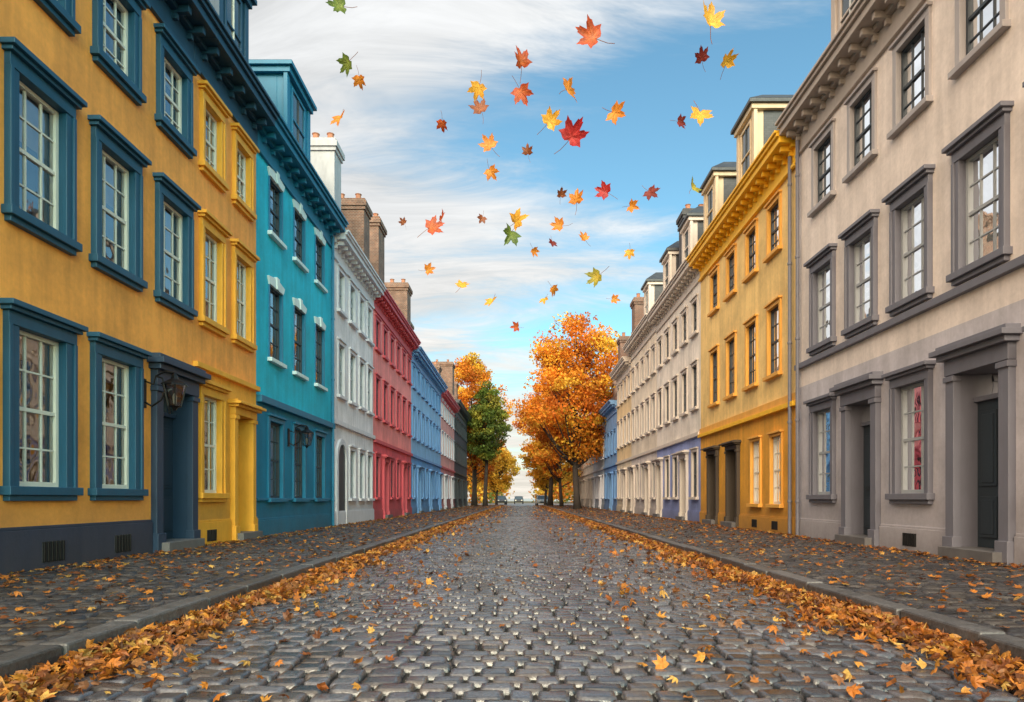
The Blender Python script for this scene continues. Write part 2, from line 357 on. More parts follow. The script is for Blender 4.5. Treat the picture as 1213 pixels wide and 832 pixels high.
CREAM=paint((215,212,202),.5,.08,.1,False,'sash'); GREYS=paint((165,170,176),.5,.08,.1,False,'sash'); DARKS=paint((45,55,65),.45,.1,.1,False,'sash')
# --- left 1a
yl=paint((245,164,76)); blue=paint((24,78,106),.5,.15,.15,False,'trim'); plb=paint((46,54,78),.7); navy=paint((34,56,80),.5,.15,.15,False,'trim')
bluec=paint((24,66,92),.5,.15,.15,False,'trim')
H=mk('yellow_townhouse',-1,1.0,12.34,9.7,yl,yl,3.3,plb,.62,bluec,blue,CREAM,True,.5); H.cm_=AMBER_REFL
for c in (2.05,3.65,5.25,6.85,8.42,10.0,11.65):
    if c!=11.65: H.window(c,.84,1.14,3.04,'full',.17)
    else: H.doorway(c,1.0,2.85,navy,paint((28,48,66),.45,.1,.1,False,'trim'),.2,True,.5)
    H.window(c,.84,4.4,6.05,'full',.15); H.window(c,.8,7.3,8.5,'full',.14)
for c in (8.6,10.1): H.grille(c,.42,.2,.46)
H.dormer(9.2,1.3,11.9,mat=blue)
H.finish()
ylt=paint((226,162,50),.6,.15,.2,False,'trim')
H=mk('ochre_townhouse',-1,12.34,15.3,9.7,yl,paint((230,166,58)),3.4,ylt,.55,bluec,ylt,CREAM,True,.5)
for c in (13.08,14.5):
    H.window(c,.72,4.4,6.1,'full',.13); H.window(c,.7,7.3,8.5,'full',.12)
H.window(13.05,.74,1.1,2.95,'full',.14); H.doorway(14.5,.8,2.75,ylt,ylt,.16,True,.3)
H.grille(13.0,.4,.18,.4); H.band(3.42,.1,.1,ylt); H.dormer(14.4,1.3,12.1,mat=bluec); H.finish()
# --- left 2 teal
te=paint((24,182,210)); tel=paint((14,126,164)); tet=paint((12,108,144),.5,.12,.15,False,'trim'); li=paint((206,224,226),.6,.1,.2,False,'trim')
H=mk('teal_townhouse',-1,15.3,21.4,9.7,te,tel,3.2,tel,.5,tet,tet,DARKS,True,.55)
for c in (16.5,18.25,20.1):
    H.window(c,.84,7.35,8.68,'lintel',lint=li); H.window(c,.84,4.35,6.1,'lintel',lint=li); H.window(c,.86,1.0,2.85,'plain')
H.band(3.2,.16,.13,tet); H.band(.95,.06,.06,tet); H.dormer(18.0,1.7,11.9,.05,tet,tet,.35); H.pipe(21.2,tet); H.finish()
# --- left 3 white
wh=paint((232,226,230)); wht=paint((210,208,216),.6,.1,.2,False,'trim')
H=mk('white_townhouse',-1,21.4,27.4,9.5,wh,wh,3.3,wht,.55,wht,wht,GREYS)
for c in (22.5,24.0,25.4,26.7):
    H.window(c,.7,7.2,8.5,'plain'); H.window(c,.7,4.4,6.1,'plain')
    if c!=22.5: H.window(c,.72,1.0,2.7,'plain')
arc=[(22.5+.5*math.cos(t),2.3+.5*math.sin(t)) for t in [math.pi*k/12 for k in range(13)]]
H.prism(H.door,[(22.0,PZ)]+[(23.0,PZ)]+arc,-.02,.02,DARKS)
ring=[(22.5+.68*math.cos(t),2.3+.68*math.sin(t)) for t in [math.pi*k/12 for k in range(13)]]
for k in range(12): H.prism(H.trimb,[arc[k],ring[k],ring[k+1],arc[k+1]],-.02,.07,wht)
H.b(H.trimb,21.82,22.0,PZ,2.3,-.02,.07,wht); H.b(H.trimb,23.0,23.18,PZ,2.3,-.02,.07,wht)
H.band(3.4,.14,.1,wht); H.chimney(21.95,.8,-.9,.05,12.5,paint((170,170,178),.8,.2,.3,False,'render'),2); H.chimney(25.2,.9,-1.0,.25,12.0,BRICK,2); H.finish()
def row(name,s,y0,y1,top,up,lo,cm,trim,sash,n,floors=3,w=.72,style='plain',doorevery=3,zs=3.3):
    H=mk(name,s,y0,y1,top,up,lo,zs,lo,.5,cm,trim,sash)
    sp=(y1-y0)/n
    fl=[(4.4,6.0),(7.2,8.4)] if floors==3 else [(4.2,min(5.7,top-1.0))]
    for i in range(n):
        c=y0+sp*(i+.5)
        for a,b_ in fl: H.window(c,w,a,b_,style,nc=2)
        if i%doorevery==1: H.doorway(c,.85,2.6,trim,DARKS,.14,True,.3)
        else: H.window(c,w,1.05,2.75,style,nc=2)
    H.band(zs,.14,.1,cm); return H
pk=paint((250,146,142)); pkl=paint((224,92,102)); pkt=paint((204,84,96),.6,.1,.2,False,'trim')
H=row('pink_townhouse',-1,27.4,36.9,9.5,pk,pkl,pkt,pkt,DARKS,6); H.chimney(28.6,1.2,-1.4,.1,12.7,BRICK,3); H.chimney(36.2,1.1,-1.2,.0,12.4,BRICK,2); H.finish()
lb=paint((144,190,230)); lbt=paint((108,152,202),.6,.1,.2,False,'trim')
H=row('light_blue_townhouse',-1,36.9,50.5,9.3,lb,paint((110,164,216)),lbt,lbt,GREYS,8); H.chimney(43,1.2,-2.2,-1,12.2); H.finish()
H=row('rose_townhouse',-1,50.5,60.8,9.1,paint((240,170,162)),paint((216,136,134)),pkt,wht,GREYS,6); H.chimney(55,1.2,-2,-.6,11.8); H.finish()
H=row('dark_grey_townhouse',-1,60.8,75,9.9,paint((78,74,80)),paint((60,56,62)),DARKS,DARKS,GREYS,8); H.chimney(62,1.6,-2.2,-.2,13.4); H.chimney(70,1.3,-2,-.6,13); H.finish()
# --- right 1
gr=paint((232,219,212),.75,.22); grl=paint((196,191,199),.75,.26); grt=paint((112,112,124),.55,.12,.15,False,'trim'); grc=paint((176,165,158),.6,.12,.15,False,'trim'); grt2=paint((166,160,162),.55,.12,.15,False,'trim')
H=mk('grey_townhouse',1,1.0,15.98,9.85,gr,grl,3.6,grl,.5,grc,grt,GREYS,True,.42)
for c in (14.6,12.95,11.3,9.6,7.95,6.3,4.65,3.0):
    H.window(c,.84,7.4,8.75,'plain',.16,trim=grt2,sash=DARKS); H.window(c,.84,4.36,6.02,'full',.13)
    if c in (12.95,9.6,4.65): H.doorway(c,.95,2.85,grt,DARKS,.19,True,.45)
    else: H.window(c,.84,1.08,2.92,'full',.14)
H.band(4.02,.12,.09,grt); H.grille(11.3,.4,.2,.42); H.grille(7.9,.4,.2,.42)
H.dormer(13.7,1.4,11.9,mat=grc); H.dormer(9.5,1.4,11.9,mat=grc); H.pipe(15.75,grt); H.finish()
# --- right 2 yellow
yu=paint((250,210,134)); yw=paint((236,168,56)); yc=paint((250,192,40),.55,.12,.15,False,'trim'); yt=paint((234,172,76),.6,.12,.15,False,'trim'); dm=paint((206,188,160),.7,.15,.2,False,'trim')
H=mk('bright_yellow_townhouse',1,15.98,24.6,9.7,yu,yw,3.2,yw,.5,yc,yt,DARKS,True,.4)
for c in (17.45,19.15,21.0,22.8):
    H.window(c,.78,7.35,8.6,'plain',.14); H.window(c,.78,4.2,5.95,'plain',.14)
for c in (17.3,18.8): H.window(c,.72,.85,2.6,'plain',.1,sash=CREAM)
for c in (20.75,22.9): H.doorway(c,.9,2.5,paint((70,60,50),.6,.1,.1,False,'trim'),DARKS,.12,True,.25)
for c in (17.3,18.8): H.grille(c,.4,.2,.42)
H.band(3.2,.12,.12,yc); H.band(3.32,.2,.05,yt); H.band(8.88,.08,.1,yc)
H.dormer(19.6,1.35,12.0,.0,dm,None,.6,SLATE); H.dormer(23.3,1.3,11.9,.0,dm,None,.6,SLATE); H.pipe(16.2,grt); H.finish()
cr=paint((242,232,222)); crt=paint((210,199,190),.6,.1,.2,False,'trim'); lav=paint((146,160,214))
H=row('white_and_lavender_townhouse',1,24.6,32.5,9.75,cr,lav,crt,crt,DARKS,5); H.dormer(26.6,1.2,11.8,0,crt,None,.6,SLATE); H.dormer(30.2,1.2,11.8,0,crt,None,.6,SLATE); H.chimney(28.4,.9,-1.3,-.2,13.0,simple('dark_stack',(.06,.06,.07),.8)); H.finish()
H=row('cream_townhouse',1,32.5,40,9.9,paint((238,224,206)),paint((218,208,204)),crt,crt,GREYS,5); H.dormer(35,1.2,12.0,0,crt,None,.6,SLATE); H.chimney(39.4,1.0,-1.2,0,12.6,BRICK); H.finish()
H=row('beige_townhouse',1,40,46,9.4,paint((240,210,164)),paint((230,214,188)),crt,crt,GREYS,4); H.chimney(45,1.0,-1.2,0,11.7); H.finish()
H=row('blue_townhouse',1,46,53,7.7,paint((126,166,214)),paint((106,148,204)),lbt,lbt,GREYS,4,2); H.chimney(52,.9,-1.6,-.6,10.0); H.finish()
H=row('pale_blue_townhouse',1,53,61,7.2,paint((198,210,222)),paint((186,200,214)),wht,wht,GREYS,5,2); H.finish()
H=row('white_cottage_row',1,61,84,6.9,paint((210,200,190)),paint((200,190,180)),crt,crt,GREYS,13,2); H.finish()
# ------------------------------------------------------------ lanterns
def lantern(name,x,y,z,s,k=1.15):
    e=empty(name,(x,y,z)); m=MB(); d=-s
    def T(pts,rad,mat=IRON,n=8,cap=True,mb=None): (mb or m).tube([(x+d*px*k,y+py*k,z+pz*k) for px,py,pz in pts],[r*k for r in rad],mat,n,cap)
    m.box(*(sorted((x,x+d*.03))),y-.05,y+.05,z-.06,z+.4,IRON)
    T([(.03,0,.02),(.12,0,-.03),(.24,0,.05),(.30,0,.2),(.26,0,.34),(.17,0,.37)],[.014]*6); T([(.03,0,.3),(.14,0,.26),(.17,0,.37)],[.011]*3)
    lx=.42; T([(.17,0,.37),(.3,0,.43),(lx,0,.41)],[.013]*3)
    T([(lx,0,.41),(lx,0,.37),(lx,0,.33),(lx,0,.26),(lx,0,.245)],[.012,.04,.05,.17,.175],IRON,6)
    T([(lx,0,-.09),(lx,0,-.05),(lx,0,-.03)],[.015,.04,.085],IRON,6)
    for q in range(6):
        a=2*math.pi*q/6; T([(lx+.085*math.cos(a),.085*math.sin(a),-.03),(lx+.155*math.cos(a),.155*math.sin(a),.25)],[.009,.009],IRON,5)
    m.obj('iron_frame',e); g=MB(); T([(lx,0,-.03),(lx,0,.245)],[.08,.15],GLASS,6,False,g); g.obj('glass_panes',e)
    c=MB(); T([(lx,0,0),(lx,0,.1),(lx,0,.14)],[.02,.03,.01],CREAM,8,True,c); c.obj('lamp_bulb',e)
    for c in e.children: c.matrix_parent_inverse=Matrix.Translation(e.location).inverted()
lantern('wall_lantern',-6.0,10.72,2.5,-1,1.2)
lantern('wall_lantern',-6.0,17.4,2.4,-1)
# ------------------------------------------------------------ ground
def grid_stones(name,x0,x1,y0,y1,sw,sd,gap,top,base,mat,palette,jit=.012,swv=.3,dome=.012,n=5,tilt=.006):
    rects=[]; y=y0
    while y<y1:
        d=sd*rng.uniform(.88,1.12); x=x0-rng.uniform(0,sw)
        while x<x1:
            w=sw*rng.uniform(1-swv,1+swv)
            a,b=max(x,x0),min(x+w,x1)
            if b-a>.06: rects.append((a,b,y,min(y+d,y1)))
            x+=w
        y+=d
    R=np.array(rects); N=len(R); g=gap/2
    C=np.zeros((N,4,2)); 
    C[:,0]=np.c_[R[:,0]+g,R[:,2]+g];C[:,1]=np.c_[R[:,1]-g,R[:,2]+g];C[:,2]=np.c_[R[:,1]-g,R[:,3]-g];C[:,3]=np.c_[R[:,0]+g,R[:,3]-g]
    C+=rng.uniform(-jit,jit,C.shape)
    wave=.03*np.sin(C[:,:,0]*1.3)+.015*np.sin(C[:,:,0]*3.1+1+C[:,:,1]*.5)
    C[:,:,1]+=wave
    a=np.array([-1,-.88,-.6,.6,.88,1]) if n==6 else (np.array([-1,-.8,0,.8,1]) if n==5 else np.array([-1,-.78,.78,1]))
    n=len(a); A,B=np.meshgrid(a,a); A=A.ravel();B=B.ravel()
    m4=np.maximum(abs(A),abs(B)); corner=(abs(A)*abs(B))
    shr=1-.1*corner**3
    A2,B2=A*shr,B*shr
    s=(A2+1)/2;t=(B2+1)/2
    Wt=np.stack([(1-s)*(1-t),s*(1-t),s*t,(1-s)*t],1)
    XY=np.einsum('kc,ncd->nkd',Wt,C)
    z=np.where(m4>.99,base-top,-dome*(A**4+B**4)*.6)
    Z=top+z[None,:]+rng.uniform(-tilt,tilt*.6,(N,1))+rng.normal(0,tilt*.5,(N,1))*A[None,:]+rng.normal(0,tilt*.5,(N,1))*B[None,:]
    Z=np.where(m4[None,:]>.99,base,Z)+ (rng.normal(0,.0013,Z.shape)*(m4[None,:]<.99))
    V=np.dstack([XY,Z]).reshape(-1,3)
    idx=np.arange(n*n).reshape(n,n); q=np.stack([idx[:-1,:-1].ravel(),idx[:-1,1:].ravel(),idx[1:,1:].ravel(),idx[1:,:-1].ravel()],1)
    F=(q[None]+(np.arange(N)*n*n)[:,None,None]).reshape(-1,4)
    P=np.array(palette)[rng.integers(0,len(palette),N)]*rng.uniform(.6,1.35,(N,1))
    col=np.repeat(P,n*n,axis=0); ring=np.tile(m4>.99,N); col[ring]*=.22
    return mesh_np(name,V,F,[mat],col,True)
def sheet(name,x0,x1,y0,y1,z,mat):
    m=MB(); m.add([(x0,y0,z),(x1,y0,z),(x1,y1,z),(x0,y1,z)],[(0,1,2,3)],mat); return m.obj(name,recalc=False)
def groundmat(name,c1,c2,sc,rough=.9):
    m,nt,b,o=newmat(name); v=objcoord(nt); f=maprange(nt,noise(nt,v,sc,4,.7),.35,.65,0,1)
    nt.links.new(mixc(nt,f,c1,c2),b.inputs['Base Color']); b.inputs['Roughness'].default_value=rough
    bump(nt,b,noise(nt,v,sc*20,2),.5,.01); return m
sheet('ground',-3000,3000,-400,4000,-.07,groundmat('earth',(.12,.09,.05),(.07,.08,.035),.4))
sheet('road_bed',-2.75,2.98,-4,92,-.028,groundmat('mortar',(.01,.009,.009),(.022,.019,.017),5))
sheet('pavement_bed',-6.0,-2.8,-4,92,.098,groundmat('mortar_dark',(.01,.009,.009),(.02,.018,.016),5))
sheet('pavement_bed',3.05,6.55,-4,92,.098,bpy.data.materials['mortar_dark'])
sheet('asphalt_square',-40,40,92,150,-.02,groundmat('asphalt',(.1,.095,.1),(.14,.135,.14),1.2,.5))
water=simple('water',(.1,.14,.18),.15); sheet('sea',-3000,3000,260,3990,-.05,water)
pal=[(.056,.058,.074),(.072,.072,.088),(.045,.047,.06),(.072,.062,.064),(.09,.09,.108)]
grid_stones('cobblestone_road',-2.70,2.93,-2,36,.19,.15,.016,.01,-.03,STONE,pal,jit=.0045,n=6,dome=.009,tilt=.004)
grid_stones('cobblestone_road',-2.70,2.93,36.0,92,.21,.19,.02,.01,-.03,STONE,pal,n=4,dome=.008,jit=.006,tilt=.004)
pav=[(.042,.04,.046),(.056,.05,.05),(.035,.034,.04),(.064,.056,.055)]
grid_stones('pavement',-6.0,-2.9,-2,30,.2,.14,.014,.125,.1,PAVER,pav,jit=.005,n=5,dome=.008,tilt=.004)
grid_stones('pavement',-6.0,-2.9,30.0,92,.3,.25,.018,.125,.1,PAVER,pav,jit=.008,n=4,dome=.006)
grid_stones('pavement',3.13,6.55,-2,30,.2,.14,.014,.125,.1,PAVER,pav,jit=.005,n=5,dome=.008,tilt=.004)
grid_stones('pavement',3.13,6.55,30.0,92,.3,.25,.018,.125,.1,PAVER,pav,jit=.008,n=4,dome=.006)
def kerb(x0,x1):
    y=-3; m=MB(); cols=[]
    while y<92:
        L=random.uniform(.75,1.15); dx=random.uniform(-.012,.012); dz=random.uniform(-.008,.006)
        m.box(x0+dx,x1+dx,y+.006,y+L-.006,-.06,.138+dz,KERB); c=random.uniform(.055,.1); cols+=[(c,c*.97,c*1.04)]*8
        y+=L
    ob=m.obj('kerb',None,.018)
    a=ob.data.color_attributes.new('Col','FLOAT_COLOR','POINT'); arr=np.ones((len(cols),4),dtype=np.float32); arr[:,:3]=cols; a.data.foreach_set('color',arr.ravel())
kerb(-2.89,-2.71); kerb(2.94,3.12)
# ------------------------------------------------------------ leaves
half=[(0,1.0),(6,.8),(11,.82),(17,.62),(26,.46),(36,.68),(42,.72),(48,.95),(55,.76),(63,.72),(70,.56),(78,.48),(90,.56),(104,.72),(112,.54),(135,.46),(155,.4),(172,.24)]
def outline(h):
    pts=[(t,r) for t,r in h]+[(360-t,r) for t,r in reversed(h) if t>0]
    return np.array([(math.sin(math.radians(t))*r,math.cos(math.radians(t))*r) for t,r in pts])
OUT=outline(half); OUTS=outline([(0,1),(25,.5),(48,.88),(76,.5),(104,.68),(150,.42)])
PAL=np.array([(.5,.19,.03),(.42,.14,.022),(.55,.25,.045),(.3,.09,.02),(.46,.16,.025),(.2,.065,.02),(.56,.32,.08),(.34,.14,.045),(.14,.05,.02),(.26,.11,.045)])
def scatter(name,X,Y,Z,size,tilt,curl):
    N=len(X); O=OUTS; M=len(O)
    r2=(O**2).sum(1)
    T=np.zeros((N,M+1,3)); T[:,1:,:2]=O[None]
    cz=rng.normal(0,curl,(N,1)); cx=rng.normal(0,curl,(N,1)); T[:,1:,2]=cz*r2[None]+cx*(O[:,0]**2)[None]+rng.normal(0,.07,(N,M))
    T*=size[:,None,None]
    yaw=rng.uniform(0,2*np.pi,N); ax=rng.normal(0,tilt,N); ay=rng.normal(0,tilt,N)
    def rot(a,b,ang):
        c,s=np.cos(ang)[:,None],np.sin(ang)[:,None]; p,q=T[:,:,a].copy(),T[:,:,b].copy(); T[:,:,a]=c*p-s*q; T[:,:,b]=s*p+c*q
    rot(0,1,yaw); rot(1,2,ax); rot(0,2,ay)
    mn=T[:,:,2].min(1)
    T[:,:,2]-=np.minimum(mn,0)[:,None]*.8
    T+=np.stack([X,Y,Z],1)[:,None,:]
    V=T.reshape(-1,3); k=np.arange(M); f=np.stack([np.zeros(M,int),1+k,1+(k+1)%M],1)
    F=(f[None]+(np.arange(N)*(M+1))[:,None,None]).reshape(-1,3)
    c=PAL[rng.integers(0,len(PAL),N)]*rng.uniform(.55,1.15,(N,1)); c=np.repeat(c,M+1,axis=0)
    return mesh_np(name,V,F,[LEAF],c,False)
def gutter(kx,sgn,width,name):
    X=[];Y=[];Z=[];S=[]
    for (a,b,dens,sz) in ((1.2,9,620,.05),(9,20,340,.055),(20,45,170,.065),(45,92,70,.08)):
        n=int((b-a)*width*dens); yy=rng.uniform(a,b,n)
        m=.5+.5*np.sin(yy*1.7+sgn*2)*np.sin(yy*.63+1)
        wv=width*(.35+.55*m+.15*np.sin(yy*3.9))
        t=np.abs(rng.normal(0,.5,n))*wv+.02
        sc=rng.random(n)<.09; t=np.where(sc,rng.uniform(0,1,n)**1.6*width*3.0,t)
        X.append(kx-sgn*t); Y.append(yy); Z.append(np.where(sc,.012,.012+np.clip(.06*m*(1-t/width/1.1),0,1)*rng.uniform(0,1,n))); S.append(sz*rng.uniform(.55,1.4,n))
    scatter(name,*map(np.concatenate,(X,Y,Z)),np.concatenate(S),.5,.38)
gutter(-2.71,-1,.66,'leaf_pile'); gutter(2.94,1,.72,'leaf_pile')
def strew(x0,x1,z,dens,name,edge=None):
    X=[];Y=[];S=[]
    for (a,b,k,sz) in ((1.2,14,1,.052),(14,40,.6,.06),(40,92,.25,.08)):
        n=int((b-a)*(x1-x0)*dens*k); X.append(rng.uniform(x0,x1,n)); Y.append(rng.uniform(a,b,n)); S.append(sz*rng.uniform(.45,1.3,n))
        if edge is not None:
            n2=n//2; t=np.abs(rng.normal(0,.25,n2)); X.append(edge+t*np.sign((x0+x1)/2-edge)); Y.append(rng.uniform(a,b,n2)); S.append(sz*rng.uniform(.6,1.2,n2))
    X,Y,S=map(np.concatenate,(X,Y,S)); scatter(name,X,Y,np.full(len(X),z+.002),S,.2,.25)
strew(-5.92,-2.9,.13,26,'fallen_leaves',-5.92); strew(3.14,6.45,.13,26,'fallen_leaves',6.45); strew(-2.2,2.3,.014,2.4,'fallen_leaves')
CL={'g':((.07,.12,.02),(.2,.24,.04)),'o':((.6,.18,.02),(.68,.27,.035)),'y':((.7,.32,.03),(.76,.43,.06)),'r':((.42,.05,.015),(.52,.13,.03)),'d':((.15,.013,.013),(.22,.03,.02)),'c':((.36,.012,.018),(.46,.035,.03)),'b':((.22,.06,.025),(.33,.1,.035)),'m':((.22,.22,.03),(.55,.38,.05))}
FL=[(-.856,3.2,3.332,'g'),(-.9225,3.6,3.322,'g'),(-1.2415,5.2,4.23,'o'),(-1.07,4,3.255,'o'),(.2975,2.8,2.911,'r'),(.784,2.8,2.974,'y'),(1.0935,3.6,3.3265,'y'),(1.113,4.16,3.714,'d'),
(0,3.2,3.068,'r'),(-.225,3.6,3.19,'y'),(0,3.6,3.169,'r'),(.213,3.04,2.839,'o'),(-.25,4.16,3.397,'b'),(.444,3.2,2.828,'o'),(.806,3.04,2.729,'y'),(1.222,5.2,3.899,'d'),(-.6045,5.2,3.89,'r'),
(.163,3.84,3.141,'y'),(.21,2.8,2.5015,'c'),(-.192,4.16,3.174,'o'),(-.209,4.64,3.25,'o'),(.068,6.8,4.49,'b'),(.4,6.8,4.06,'b'),(.383,4.64,3.053,'o'),(.52,4.16,2.888,'c'),(.9825,6,3.595,'o'),(.887,4.64,3.105,'d'),
(1.056,4.16,2.919,'m'),(-1.668,9.6,4.924,'b'),(-.509,3.84,2.541,'r'),(-.489,4.16,2.716,'r'),(-.391,6.8,3.822,'b'),(-.058,3.84,2.507,'g'),(-.025,4,2.64,'y'),(.267,4.64,2.873,'o'),(.15,8,3.94,'o'),(.3145,6.8,3.5755,'d'),
(.5625,6,3.31,'o'),(1.0965,6.8,3.482,'y'),(-.825,6,3.03,'o'),(-.455,5.2,2.638,'y'),(-.197,4.64,2.357,'y'),(-.0425,6.8,2.7255,'r'),(.238,6.8,3.006,'y'),(.285,6,2.86,'o'),(.473,4.16,2.368,'m'),(.935,6.8,3.006,'o')]
fe=empty('falling_maple_leaves'); rl=random.Random(21)
for i,(x,y,z,c) in enumerate(FL):
    c1,c2=map(np.array,CL[c]); M=len(OUT); R=.078*rl.uniform(.9,1.1)
    rings=[0,.35,.7,1]; V=[(0,0,0)];col=[c2]
    fold=rl.uniform(.1,.5); cu=rl.uniform(-.4,.5); tw=rl.uniform(-.4,.4)
    for q in rings[1:]:
        for k,(a,b) in enumerate(OUT):
            p=(a*q,b*q); zz=fold*abs(p[0])+cu*p[1]**2+tw*p[0]*p[1]+rl.gauss(0,.02)
            V.append((p[0],p[1],zz))
            col.append(c2*(1-q)+c1*q*rl.uniform(.65,1.15))
    F=[(0,1+k,1+(k+1)%M) for k in range(M)]
    for j in range(2):
        for k in range(M): F.append((1+j*M+k,1+(j+1)*M+k,1+(j+1)*M+(k+1)%M,1+j*M+(k+1)%M))
    n0=len(V); bx=rl.uniform(-.35,.35); st=[(0,-.15,.02),(bx*.2,-.45,-.02),(bx*.6,-.8,-.08),(bx*1.3,-1.15,-.05)]
    for (a,b,cc) in st:
        for t in range(3): V.append((a+.018*math.cos(t*2.09),b,cc+.018*math.sin(t*2.09))); col.append(np.array((.3,.1,.03)))
    for j in range(3):
        for t in range(3): F.append((n0+j*3+t,n0+j*3+(t+1)%3,n0+j*3+3+(t+1)%3,n0+j*3+3+t))
    ob=mesh_np('maple_leaf',(np.array(V)*R),F,[LEAF],np.array(col),True,fe)
    ob.location=(x,y,z); ob.rotation_euler=(math.radians(90+rl.uniform(-42,42)),rl.uniform(0,6.28),rl.uniform(-.6,.6))
# ------------------------------------------------------------ trees
BARK=simple('bark',(.045,.034,.028),.9,0,.6,12)
def tree(name,x,y,h,cr,z0,cols,seed,ncl=110,nl=110,ls=.17):
    rg=np.random.default_rng(seed); rd=random.Random(seed); e=empty(name,(x,y,0)); m=MB()
    lean=(rd.uniform(-.4,.4),rd.uniform(-.4,.4))
    r=.014*h+.03
    def tp(t): return Vector((lean[0]*t+.15*math.sin(t*5+seed),lean[1]*t,t*h*.9))
    ts=[i/10 for i in range(11)]
    m.tube([(tp(t).x,tp(t).y,tp(t).z-.05) for t in ts],[r*1.5 if t==0 else r*(1-t)**.8+.02 for t in ts],BARK,10)
    cz=(z0+h)/2; hz=(h-z0)/2
    P=[]
    while len(P)<ncl:
        p=rg.uniform(-1,1,3); q=np.linalg.norm(p)
        if q>1 or q<.25: continue
        if rg.random()>q**1.2: continue
        az_=math.atan2(p[1],p[0])
        lob=1+.17*math.sin(3*az_+seed)+.15*math.sin(6*p[2]+seed*2+az_)
        taper=1-.36*max(p[2],0)-.25*max(-p[2]-.4,0)
        P.append((p[0]*cr*lob*taper,p[1]*cr*lob*taper,cz+p[2]*hz*(.93+.08*math.sin(2*az_+seed))))
    P=np.array(P)
    for k in range(0,ncl,2):
        c=Vector(P[k]); t=max(.22,min(.92,(c.z-math.hypot(c.x,c.y)*.8)/(h*.9))); a=tp(t); mid=(a+c)/2+Vector((0,0,-.1*(c-a).length))
        rr=r*(1-t)*.42+.02; m.tube([a,mid,c],[rr,rr*.6,.012],BARK,5,False)
    m.obj('trunk_and_limbs',e,smooth=True)
    V=[];C=[]
    crad=cr*.25
    for k in range(ncl):
        n=int(nl*rg.uniform(.5,1.4)); d=rg.normal(0,1,(n,3)); d/=np.linalg.norm(d,axis=1)[:,None]; d*=(rg.random((n,1))**.5)*crad*rg.uniform(.7,1.5); d[:,2]*=.62
        ctr=P[k]+d
        base=np.array(cols[rg.integers(0,len(cols))]); 
        cc=base*rg.uniform(.7,1.2)*rg.uniform(.7,1.3,(n,1))
        a=rg.normal(0,1,(n,3)); a/=np.linalg.norm(a,axis=1)[:,None]; b=np.cross(a,rg.normal(0,1,(n,3))); b/=np.linalg.norm(b,axis=1)[:,None]
        s=ls*rg.uniform(.6,1.3,(n,1)); 
        q=np.stack([ctr+a*s*.6,ctr+b*s*.42,ctr-a*s*.6,ctr-b*s*.42],1); V.append(q.reshape(-1,3)); C.append(np.repeat(cc,4,axis=0))
    V=np.concatenate(V);C=np.concatenate(C); F=np.arange(len(V)).reshape(-1,4)
    mesh_np('foliage',V,F,[FOLI],C,False,e)
OR=[(.72,.24,.022),(.78,.31,.03),(.62,.17,.018),(.8,.4,.05),(.55,.16,.02)]
YE=[(.78,.46,.05),(.72,.37,.035),(.8,.53,.08)]
GN=[(.12,.17,.028),(.18,.21,.035),(.085,.12,.025),(.34,.3,.045)]
tree('maple_tree',4.6,55,16.1,4.4,3.6,OR+YE[:1],3,230,150,.2)
tree('maple_tree',4.3,72,11,3.2,2.8,OR+YE,9,110,110,.21)
tree('maple_tree',3.7,82,17.4,3.4,3.0,OR,5,160,110,.24)
tree('maple_tree',3.4,90,9.5,2.8,1.8,YE,11,110,110,.24)
tree('maple_tree',-5.6,80,18.8,3.6,4.0,OR+YE,13,180,115,.24)
tree('linden_tree',-3.9,76.5,14.2,2.6,4.8,GN,17,140,120,.22)
tree('maple_tree',-6.4,92,13,3.4,3,OR,19,100,100,.25)
tree('maple_tree',-3.5,100,9.4,3.1,1.8,YE,23,120,100,.27)
V=[];C=[]
rg=np.random.default_rng(5)
for k in range(460):
    sd=rg.choice([-1,1]); x=sd*rg.uniform(4.6,34); y=rg.uniform(128,190); z=rg.uniform(1.0,8.5); c=np.array((OR+YE+GN[:2])[rg.integers(0,9)])*rg.uniform(.6,1)
    n=50; p=np.array((x,y,z))+rg.normal(0,1,(n,3))*np.array((1.1,1.1,.8)); p[:,2]=np.maximum(p[:,2],.1)
    a=rg.normal(0,1,(n,3));a/=np.linalg.norm(a,axis=1)[:,None];b=np.cross(a,rg.normal(0,1,(n,3)));b/=np.linalg.norm(b,axis=1)[:,None]
    V.append(np.stack([p+a*.35,p+b*.3,p-a*.35,p-b*.3],1).reshape(-1,3)); C.append(np.repeat(c*rg.uniform(.7,1.2,(n,1)),4,axis=0))
V=np.concatenate(V); mesh_np('distant_trees',V,np.arange(len(V)).reshape(-1,4),[FOLI],np.concatenate(C))
